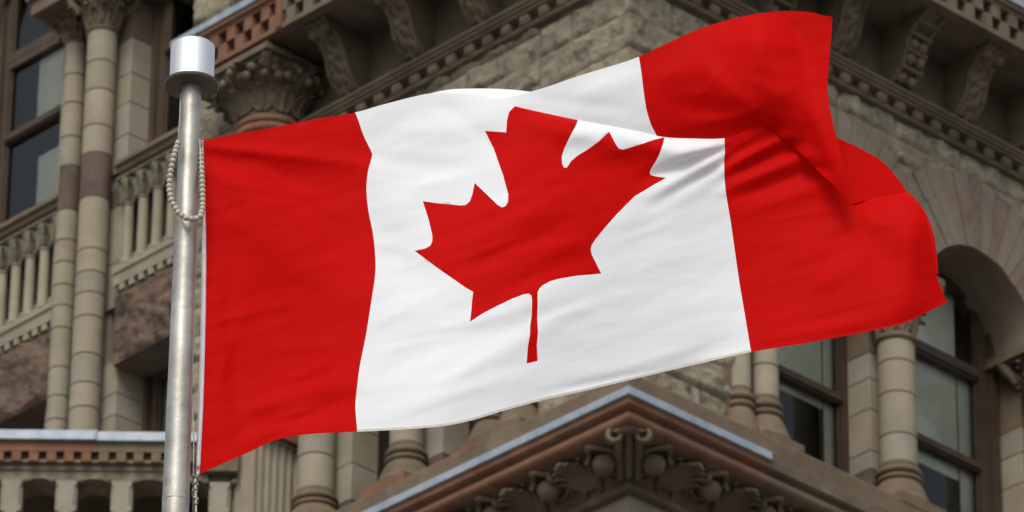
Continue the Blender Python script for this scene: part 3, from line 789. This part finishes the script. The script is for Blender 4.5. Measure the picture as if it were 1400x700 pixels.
for p, r, m_ in ((bx(97, 690, YB+2), .14, 0), (bx(125, 690, YB+2), .17, 1), (bx(70, 690, YB+2), .12, 1), (bx(45, 690, YB+2), .12, 0), (bx(-20, 690, YB+2), .2, 0)):
    mb.lathe(p, -1.9, [(r, bz(760, YB+2)), (r, bz(655, YB+2))], 20, m_)
mb.build('inner_columns', [light, light3], B, smooth=True, angle=40)
# return side of the bay towards the pavilion
mb = MB(FB); mb.box(xr+.02, xr+.30, -1.0, .10, 30, bz(640, YB-.2)); mb.box(xr-.1, xr+.42, -2.5, .28, bz(645, YB-.2), bz(603, YB-.2)); mb.build('bay_pier', brown2, B)

# =================================================================== flagpole
YP = 27.9
kz = lambda py, px=250: at(px, py, YP).z
ptop = at(262, 112, YP); pbot = at(240, 690, YP)
dx = (pbot.x-ptop.x)/(pbot.z-ptop.z)
FPx = lambda z: ptop.x+(z-ptop.z)*dx
alu = M('brushed_aluminium', (.37, .36, .32), .28, 3.0, rough=.36, bump=.12, bscale=9, stain=(.20, .165, .12), stain_scale=5.0, stain_amt=.7, metallic=.7, spec=.5)
alu.node_tree.nodes['Principled BSDF'].inputs['Anisotropic'].default_value = .4
capm = M('polished_metal_cap', (.85, .86, .83), .03, 4, rough=.22, bump=0, metallic=.9)
capd = M('dull_metal_plate', (.12, .105, .08), .15, 6, rough=.5, bump=.05, metallic=.5)
pole = empty('flagpole', (FPx(0), YP, 0), 'tall tapered grey metal flagpole with a shiny drum-shaped cap', 'flagpole')
PL = Vector((FPx(0), YP, 0))
ztop = ptop.z; r_t = .0535; r_b = .069
zj1 = kz(684)
mb = MB(lambda x, y, z: Vector((FPx(z)-PL.x+x, y, z)))
def pr_r(z): return r_t+(r_b-r_t)*min(4, max(0, (ztop-z)/(ztop-zj1)))*1.0 if z > zj1-3 else r_b*1.25
prof = [(.12, 0), (.12, .3)]+[(max(.0, min(.12, pr_r(z))), z) for z in [2, 6, 10, zj1-2, zj1-.5, zj1-.012]]+[(pr_r(zj1)+.002, zj1-.010), (pr_r(zj1)+.002, zj1+.002), (pr_r(zj1), zj1+.004)]+[(pr_r(zj1+(ztop-zj1)*t), zj1+(ztop-zj1)*t) for t in (.2, .4, .6, .8, 1)]
mb.lathe(0, 0, prof, 48); mb.build('shaft', alu, pole, smooth=True, angle=30)
zc0_ = kz(116, 262)
mb = MB(lambda x, y, z: Vector((FPx(z)-PL.x+x, y, z)))
mb.lathe(0, 0, [(.05, zc0_-.02), (.142, zc0_-.015), (.147, zc0_-.006), (.147, zc0_), (.12, zc0_+.004)], 56); mb.build('cap_plate', capd, pole, smooth=True, angle=35)
zc1_ = at(262, 62, YP).z
mb = MB(lambda x, y, z: Vector((FPx(z)-PL.x+x, y, z)))
rc = .118
mb.lathe(0, 0, [(rc, zc0_+.001)]+[(rc, zc1_-.03)]+arcp(rc-.02, zc1_-.022, .02, 0, 90, 5)+[(.001, zc1_+.004)], 56); mb.build('cap_drum', capm, pole, smooth=True, angle=35)
# hanging bead loop and halyard
ropem = M('pale_rope', (.42, .40, .35), .15, 30, bump=.3, bscale=80)
beadm = M('cream_plastic_bead', (.40, .37, .30), .1, 20, rough=.45, bump=0)
hal = empty('halyard', PL, 'thin halyard rope with a ring of cream beads hung around the flagpole', 'rope')
key = [(243, 196, -.075), (238, 212, -.085), (233, 235, -.09), (231, 258, -.095), (235, 276, -.10), (243, 290, -.105), (254, 298, -.11), (266, 300, -.11), (274, 296, -.10), (277, 285, -.08), (277, 260, -.06), (276, 235, -.03), (275, 210, .0), (274, 197, .05), (262, 188, .085), (250, 188, .07), (243, 196, -.03)]
kp = [at(x, y, YP+d) for x, y, d in key]
dense = []
for i in range(len(kp)-1):
    for t in range(20): dense.append(kp[i].lerp(kp[i+1], t/20))
mb = MB(); acc = 0; prev = dense[0]; mb.ball(prev-PL, .0155, 0, 12, 8)
for p in dense[1:]:
    acc += (p-prev).length; prev = p
    if acc > .0275: acc = 0; q = p-PL; mb.ball((q.x, q.y, q.z), .0168, 0, 12, 8)
mb.build('bead_ring', beadm, hal, smooth=True)
mb = MB()
def rope(mb, pts, r=.005): mb.tube([tuple(at(x, y, YP+d)-PL) for x, y, d in pts], r, 0, 6)
rope(mb, [(247, 128, -.02), (246, 160, -.03), (243, 196, -.075)], .0035)
rope(mb, [(273, 190, -.02), (277, 296, -.06), (276, 400, -.03), (273, 520, -.03), (268, 645, -.03)], .003)
rope(mb, [(263, 130, -.075), (261, 300, -.085), (256, 500, -.09), (250, 760, -.10)], .003) if False else None
rope(mb, [(267, 655, -.03), (268, 700, -.03), (266, 900, -.03)], .006)
rope(mb, [(262, 540, .02), (265, 600, .0), (264, 700, .0)], .0035)
mb.build('rope', ropem, hal, smooth=True)
steel = M('dark_steel', (.22, .21, .19), .3, 20, rough=.35, bump=0, metallic=.8)
mb = MB()
def ringp(cx, cy, rx, ry, n=18, dd=-.03): return [(cx+rx*math.cos(2*math.pi*i/n), cy+ry*math.sin(2*math.pi*i/n), dd+.01*math.sin(i)) for i in range(n+1)]
for c in ((267, 654, 2.6, 6), (268, 664, 3, 5), (266, 674, 3.4, 6), (268, 684, 2.6, 5)):
    mb.tube([tuple(at(*p[:2], YP+p[2])-PL) for p in ringp(*c)], .0042, 0, 6)
mb.build('snap_hook', steel, hal, smooth=True)

# =================================================================== the flag
def catm(P, n=6):
    out = []
    for i in range(len(P)-1):
        p0, p1, p2, p3 = P[max(i-1, 0)], P[i], P[i+1], P[min(i+2, len(P)-1)]
        for k in range(n):
            t = k/n; out.append(tuple(.5*((2*p1[j])+(-p0[j]+p2[j])*t+(2*p0[j]-5*p1[j]+4*p2[j]-p3[j])*t*t+(-p0[j]+3*p1[j]-3*p2[j]+p3[j])*t**3) for j in (0, 1)))
    out.append(tuple(P[-1])); return out
HO = [(277.5, 191.5), (279, 250), (281, 320), (281, 400), (279.5, 480), (277, 560), (272.5, 648)]
BOT = [(272.5, 648), (290, 640), (310, 631), (340, 618), (370, 604), (400, 596), (440, 592), (488, 590), (540, 587.5), (590, 584), (620, 580), (650, 573), (700, 558), (750, 545), (800, 534), (850, 522), (900, 510), (960, 496), (1027, 481), (1100, 469), (1150, 460), (1200, 450), (1240, 440), (1270, 425), (1295, 413)]
RT = [(1295, 413), (1288, 397), (1280, 374), (1277, 345), (1268, 310), (1255, 277), (1240, 262)]
TOP = [(277.5, 191.5), (330, 182), (380, 173), (430, 163), (484, 154), (520, 144), (560, 133.5), (590, 127.5), (622, 127.5), (655, 130), (680, 136)]
CREST = [(680, 136), (704, 145), (745, 154.5), (790, 164), (844, 174), (876, 180), (908, 187.5), (950, 189.5), (990, 189), (1018, 180), (1040, 172)]
TOPU = [(680, 136), (700, 132.5), (720, 127), (750, 118), (800, 101), (850, 86), (873, 77.5), (900, 65), (950, 42), (1000, 26), (1040, 18), (1080, 15), (1110, 17), (1125, 21), (1138, 23)]
RU = [(1138, 23), (1137, 45), (1133, 90), (1132, 130), (1138, 165), (1150, 210), (1156, 240), (1161, 278)]
LOBE = [(1161, 278), (1148, 262), (1120, 235), (1090, 205), (1062, 183), (1040, 172)]
WL = [(484, 150), (490, 165), (497, 185), (507, 206), (508.5, 214), (503, 235), (501, 260), (504, 290), (510, 320), (513, 350), (513, 375), (508, 410), (500, 460), (492, 500), (487, 540), (486, 560), (489, 594)]
WR = [(990, 180), (991, 205), (990, 225), (992, 260), (1000, 310), (1010, 380), (1020, 440), (1028, 488)]
WU = [(872.5, 72), (877, 100), (880, 125), (884, 150), (890, 170), (897, 184), (906, 205)]
LEAF = [(704,145),(696,153),(693,165),(692,181),(663,179),(675,203),(688,240),(695,266),(694.5,276),(691,282),(686,283.5),(680,280),(649,250),(646,265),(642.5,275),(637,280),(630,281),(600,278),(578,275),(586,300),(591,321),(591,330),(588,336),(582,339.5),(567,343),(599,367),(638,394),(647,399),(645.5,410),(644.5,424),(642.5,440),(660,428.5),(680,418),(700,408.5),(716,402.5),(723,401.5),(726.5,404),(727.5,412),(727,430),(725,444),(724.5,458),(721.5,475),(720,497),(735,493.5),(734,472),(735.5,454),(734.5,436),(735,416),(735,400),(737,395),(742,390),(752,384.5),(765,381),(788,377),(822,374),(816,362),(809,348),(807.5,341),(809,335),(815,326),(828,310),(844,292),(868,268),(880,261),(895,252),(911,243),(896,241),(890,239.5),(888,236),(890,231),(897,220),(904,204),(908.5,187.5),(880,196),(862,201.5),(852,204.5),(846.5,203.5),(843,199),(839,192),(833,180),(820,192),(804,204),(790,212.5),(781,220),(775,229),(771.5,229.5),(768.5,224),(768,214),(772,202),(781,183),(790,164)]
def inside(p, poly):
    x, y = p; c = False; n = len(poly); j = n-1
    for i in range(n):
        xi, yi = poly[i]; xj, yj = poly[j]
        if (yi > y) != (yj > y) and x < (xj-xi)*(y-yi)/(yj-yi)+xi: c = not c
        j = i
    return c
def interp(poly, y, ax=1):               # x of a near-vertical polyline at height y (or y at x if ax=0)
    o = 1-ax
    if y <= poly[0][ax]: return poly[0][o]
    for a, b in zip(poly, poly[1:]):
        if a[ax] <= y <= b[ax]: return a[o]+(b[o]-a[o])*(y-a[ax])/max(1e-6, b[ax]-a[ax])
    return poly[-1][o]
def sm(a, b, x): t = max(0, min(1, (x-a)/(b-a))); return t*t*(3-2*t)
# folds: (x0,y0,x1,y1, width px, height m) positive = towards the camera
FOLDS = [
 (283,200,505,224,9,.016),(283,215,470,262,16,-.014),(300,235,430,330,24,.022),(330,300,500,420,34,.026),(290,300,330,560,20,-.018),(300,330,305,600,14,.012),
 (360,400,420,560,30,-.018),(340,560,470,520,12,.012),(370,585,480,545,8,-.010),(400,520,450,495,7,.007),(330,610,420,560,9,.009),
 (500,235,560,300,26,.014),(500,215,640,235,12,-.010),(520,330,620,420,28,-.012),(505,330,575,345,9,.006),
 (560,180,690,160,18,.012),(600,140,700,210,14,-.010),(620,450,760,400,16,.016),(540,500,700,420,26,-.018),(610,520,780,430,13,.012),(560,560,720,500,18,.012),
 (700,300,790,270,16,.012),(650,360,770,320,12,-.012),(690,350,800,330,10,.010),(640,330,740,290,14,.010),(700,390,800,350,10,-.008),
 (780,240,880,225,14,-.010),(820,180,900,215,12,-.010),(770,530,950,495,8,-.009),(850,560,1000,470,26,-.014),
 (985,205,880,245,7,-0.0224),(988,214,900,262,7,0.0192),(988,224,890,282,8,-0.016),(990,198,925,212,6,0.016),(985,235,860,300,14,.010),
 (1000,226,1075,186,6,0.0208),(1000,240,1100,192,6,-0.0224),(1000,256,1120,206,7,0.0192),(1010,270,1140,222,8,-0.0192),(1020,290,1150,245,10,.010),(995,214,1060,180,5,-.012),
 (1165,285,1240,340,26,.014),(1140,330,1180,300,10,-.010),(1120,390,1180,350,14,.010),(1250,300,1240,430,24,.030),(1090,330,1210,450,40,.018),(1060,460,1180,440,8,.006),
 (1150,290,1290,410,26,-.016),(900,330,960,470,50,.018),
]
FOLDS += [(300,205,480,300,5,.004),(310,260,420,275,5,-.004),(295,440,400,415,6,.005),(380,480,465,470,5,.004),(300,520,330,430,8,.006),(395,575,480,560,5,-.004),(520,440,600,400,6,.005),(530,470,640,450,5,-.004),(610,360,700,330,5,.005),(640,370,740,345,5,-.005),(660,290,770,240,7,.006),(700,260,800,250,5,-.004),(560,255,640,240,6,.004),(740,440,800,420,5,.004),(850,330,930,300,6,.003),(760,535,860,515,4,-.005),(880,505,1010,482,4,.004),(1060,300,1150,285,5,.004),(1050,380,1140,350,6,-.004),(1190,310,1260,300,7,.006),(1120,430,1250,395,5,.004)]
FOLDU = [(900,110,960,90,16,.012),(960,80,1000,150,14,.012),(920,140,1010,160,16,-.012),(1040,40,1060,160,30,.028),(1090,60,1120,240,16,-.018),(1000,60,1100,50,18,.012),(1030,100,1075,110,10,-.008),
 (960,165,1050,160,9,.010),(1000,120,1090,210,14,.012),(1095,120,1150,255,10,.014),(790,135,865,105,12,.008),(740,135,860,150,10,-.006),(1060,60,1130,80,9,.008),(960,130,985,95,5,.005)]
def ridge(x, y, F_):
    h = 0
    for x0, y0, x1, y1, w_, a in F_:
        dx_, dy_ = x1-x0, y1-y0; L2 = dx_*dx_+dy_*dy_; t = ((x-x0)*dx_+(y-y0)*dy_)/L2
        if t < -.3 or t > 1.3: continue
        px_, py_ = x0+dx_*t, y0+dy_*t; L = math.sqrt(L2)
        e = abs((x-x0)*dy_-(y-y0)*dx_)/L
        if e > 3.5*w_: continue
        wt = w_*(.75+.5*max(0, min(1, t)))
        h += a*math.exp(-(e/wt)**2)*sm(-.3, .25, t)*(1-sm(.75, 1.3, t))
    return h
def fine(x, y):
    # long thin creases drifting up to the right
    c, s = math.cos(-.32), math.sin(-.32); a, b = x*c+y*s, -x*s+y*c
    n = noise.fractal(Vector((a*.006, b*.028, 3.3)), 1.0, 2.0, 3); n2 = noise.fractal(Vector((a*.013, b*.05, 8.3)), 1.0, 2.0, 3)
    return .0050*n+.0018*n2+.0008*noise.fractal(Vector((a*.03, b*.075, 1.7)), 1.0, 2.0, 3)
def ydepth(x, y):                        # smaller = nearer the camera
    u = (x-280)/1000
    hY = YP + .02
    h = .10*math.sin(u*6.6-.4)*min(1, u*3)+.05*math.sin(u*11+y*.008)*min(1, u*3)-.22*u
    h += .00035*(y-350)*math.sin(u*4)
    h += ridge(x, y, FOLDS)+fine(x, y)
    return hY-h
cr = catm(CREST)
def crest_y(x): return interp(cr, x, 0)
lobe_line = catm(list(reversed(LOBE)))
def lobe_y(x): return interp(lobe_line, x, 0)
def yU(x, y):
    g = .16*sm(690, 830, x)*(1-sm(930, 1045, x)) - .13*sm(1040, 1165, x)
    yb_ = crest_y(x) if x < 1040 else lobe_y(x)
    far = max(0, yb_-y)
    base_ = ydepth(x, y)+ridge(x, y, FOLDS)*(1 if far > 0 else 0)*min(1, far/30)
    u = (y-20)/200
    return base_ + g*(.35+.65*math.exp(-far/70.)) - ridge(x, y, FOLDU)*(1 if x < 940 else min(1, far/25)) - .10*math.sin(math.pi*min(1, far/160))*sm(880, 1050, x)
def yF(x, y):                            # near the crest the sheet rolls back
    h = ydepth(x, y)
    if 690 < x < 1000:
        e = y-crest_y(x)
        g = .05*sm(690, 790, x)*(1-sm(940, 1000, x))
        h -= g*math.exp(-((e-14)/22.)**2)
        h += g*1.6*math.exp(-max(0, e)/5.)
    if x > 1150:                         # the free end rolls away from the camera
        t = (x-1150)/140; h += .10*t*t+.03*sm(1235, 1290, x)
        e = y-262-max(0, (1240-x))*.24
        h += .10*math.exp(-max(0, e)/14.)*sm(1150, 1175, x)
    return h
cred = bpy.data.materials.new('red_flag_cloth'); cwhite = bpy.data.materials.new('white_flag_cloth')
for m, col, tr in ((cred, (.53, .003, .0025), (.72, .006, .002)), (cwhite, (.83, .85, .88), (.86, .87, .88))):
    m.use_nodes = True; n = m.node_tree; n.nodes.clear()
    out = n.nodes.new('ShaderNodeOutputMaterial'); pb = n.nodes.new('ShaderNodeBsdfPrincipled'); tb = n.nodes.new('ShaderNodeBsdfTranslucent'); mx = n.nodes.new('ShaderNodeMixShader')
    pb.inputs['Base Color'].default_value = (*col, 1); pb.inputs['Roughness'].default_value = .6; pb.inputs['Specular IOR Level'].default_value = .035
    tb.inputs['Color'].default_value = (*tr, 1); mx.inputs[0].default_value = .30
    tc = n.nodes.new('ShaderNodeTexCoord'); mp = n.nodes.new('ShaderNodeMapping'); mp.inputs['Rotation'].default_value = (0, .35, 0); mp.inputs['Scale'].default_value = (1.2, 1, 5)
    nz = n.nodes.new('ShaderNodeTexNoise'); nz.inputs['Scale'].default_value = 2.2; nz.inputs['Detail'].default_value = 5; nz.inputs['Roughness'].default_value = .5
    bp = n.nodes.new('ShaderNodeBump'); bp.inputs['Strength'].default_value = .26; bp.inputs['Distance'].default_value = .012
    n.links.new(tc.outputs['Object'], mp.inputs[0]); n.links.new(mp.outputs[0], nz.inputs[0]); n.links.new(nz.outputs[0], bp.inputs['Height'])
    n.links.new(bp.outputs[0], pb.inputs['Normal']); n.links.new(pb.outputs[0], mx.inputs[1]); n.links.new(tb.outputs[0], mx.inputs[2]); n.links.new(mx.outputs[0], out.inputs[0])
FO = at(278, 192, YP)
fv = []; ff = []; fmi = []
def sheet(outline, lines, depth, colour, step=5.0, polys=()):
    pts = []; edges = []
    def addline(L, close=False):
        b = len(pts); 
        for p in L: pts.append(Vector(p))
        for i in range(len(L)-1): edges.append((b+i, b+i+1))
        if close: edges.append((b+len(L)-1, b))
    addline(outline, True)
    for L in lines: addline(L)
    for L in polys: addline(L, True)
    xs = [p[0] for p in outline]; ys_ = [p[1] for p in outline]
    y = min(ys_); r = 0
    while y < max(ys_):
        x = min(xs)+(step/2 if r % 2 else 0)
        while x < max(xs):
            if inside((x, y), outline): pts.append(Vector((x+random.uniform(-.6, .6), y+random.uniform(-.6, .6))))
            x += step
        y += step*.87; r += 1
    V, E_, F_, *_ = geometry.delaunay_2d_cdt(pts, edges, [], 0, 1e-4)
    b = len(fv); fv.extend([tuple(at(v.x, v.y, depth(v.x, v.y))-FO) for v in V])
    for f in F_:
        c = (sum(V[i].x for i in f)/len(f), sum(V[i].y for i in f)/len(f))
        if not inside(c, outline): continue
        ff.append(tuple(b+i for i in f)); fmi.append(colour(c))
def dedupe(L):
    o = [L[0]]
    for p in L[1:]:
        if (p[0]-o[-1][0])**2+(p[1]-o[-1][1])**2 > .01: o.append(p)
    if (o[0][0]-o[-1][0])**2+(o[0][1]-o[-1][1])**2 < .01: o.pop()
    return o
wl, wr, wu = catm(WL), catm(WR), catm(WU)
leaf = LEAF
# front sheet; its hidden upper edge continues behind the lobe
hid = [(1040, 172), (1062, 160), (1100, 165), (1135, 185), (1143, 192), (1150, 240), (1163, 279), (1185, 273), (1215, 267), (1240, 262)]
outF = dedupe(catm(HO)+catm(BOT)+catm(RT)+list(reversed(hid))[1:]+list(reversed(cr))[0:]+list(reversed(catm(TOP))))
def colF(c):
    if inside(c, leaf): return 0
    if c[0] < interp(wl, c[1]): return 0
    if c[0] > interp(wr, c[1]): return 0
    return 1
sheet(outF, [wl, wr], yF, colF, 4.6, [leaf])
# upper sheet: reaches down behind the crest
low = []
for p in cr:
    e = 22*sm(685, 740, p[0])*(1-sm(985, 1040, p[0])); low.append((p[0], p[1]+e))
outU = dedupe(catm(TOPU)+catm(RU)+catm(LOBE)+list(reversed(low)))
sheet(outU, [wu], yU, lambda c: 0 if c[0] > interp(wu, c[1]) else 1, 4.6)
# underside of the free end seen between lobe and fold
def yM(x, y): return yF(1200, 300)+.12+.0012*(x-1150)+.0010*(280-y)
outM = dedupe(catm([(1100, 200), (1130, 185), (1148, 190), (1180, 205), (1210, 224), (1232, 250), (1241, 263), (1262, 285), (1276, 318), (1281, 350), (1283, 375)])+[(1270, 372), (1262, 330), (1245, 290), (1230, 275), (1165, 290), (1110, 250)])
sheet(outM, [], yM, lambda c: 0, 5)
# turned-over hem along the top edge
outS = dedupe(catm([(575, 131), (587, 128), (605, 124), (625, 121.5), (667, 121), (700, 122.5), (726, 125.5)])+catm([(716, 130), (700, 136), (675, 140), (640, 137), (600, 136)]))
sheet(outS, [], lambda x, y: ydepth(x, y)+.05+.004*(136-y), lambda c: 1, 4)
me = bpy.data.meshes.new('cloth'); me.from_pydata(fv, [], ff); me.materials.append(cred); me.materials.append(cwhite)
me.polygons.foreach_set('material_index', fmi)
bm = bmesh.new(); bm.from_mesh(me); bmesh.ops.remove_doubles(bm, verts=bm.verts, dist=.0006)
for f in bm.faces:
    f.normal_update()
    if f.normal.y > 0: f.normal_flip()
bm.to_mesh(me); bm.free()
me.polygons.foreach_set('use_smooth', [True]*len(me.polygons)); me.update()
flag = empty('flag', FO, 'red and white maple leaf flag billowing from the flagpole', 'flag')
cl = bpy.data.objects.new('cloth', me); C.objects.link(cl); cl.parent = flag
# white hoist sleeve
slv = M('white_canvas_heading', (.62, .60, .66), .06, 20, bump=.2, bscale=60)
mb = MB(); hl = catm(HO, 10)
def hs_(u, v):
    i = min(len(hl)-1, int(v*(len(hl)-1))); x, y = hl[i]; wpx = 2.2+3.0*sm(.12, .4, v)
    return tuple(at(x+.6-wpx*(1-u), y+(3 if v > .98 and u < .5 else 0), yF(x, y)-.008*math.sin(math.pi*u)-.002)-FO)
mb.sheet(hs_, 5, 60); mb.build('hoist_sleeve', slv, flag, smooth=True, recalc=False)
hemw = M('grey_white_hem', (.50, .48, .44), .1, 30, bump=.2, bscale=60)
for v_ in (.012, .985):
    x, y = hl[int(v_*(len(hl)-1))]; mb = MB()
    mb.tube([tuple(at(x-1.4+1.9*math.cos(2*math.pi*i/14), y+(4 if v_ < .5 else -4)+1.9*math.sin(2*math.pi*i/14), yF(x, y)-.016)-FO) for i in range(15)], .0028, 0, 6)
    mb.build('eyelet', steel, flag, smooth=True)
# hems: a narrow doubled strip along the bottom edge
mb = MB(); bl = catm(BOT, 6)
for (i0, i1, mi) in ((0, 7*6, 0), (7*6, 18*6, 1), (18*6, len(bl)-1, 0)):
    seg = bl[i0:i1+1]; n_ = len(seg)-1
    mb.sheet(lambda u, v: tuple(at(seg[int(round(u*n_))][0], seg[int(round(u*n_))][1]-3.2*v+.3, yF(*seg[int(round(u*n_))])-.004)-FO), n_, 1, mi)
mb.build('hem', [cred, hemw], flag, smooth=True, recalc=False)
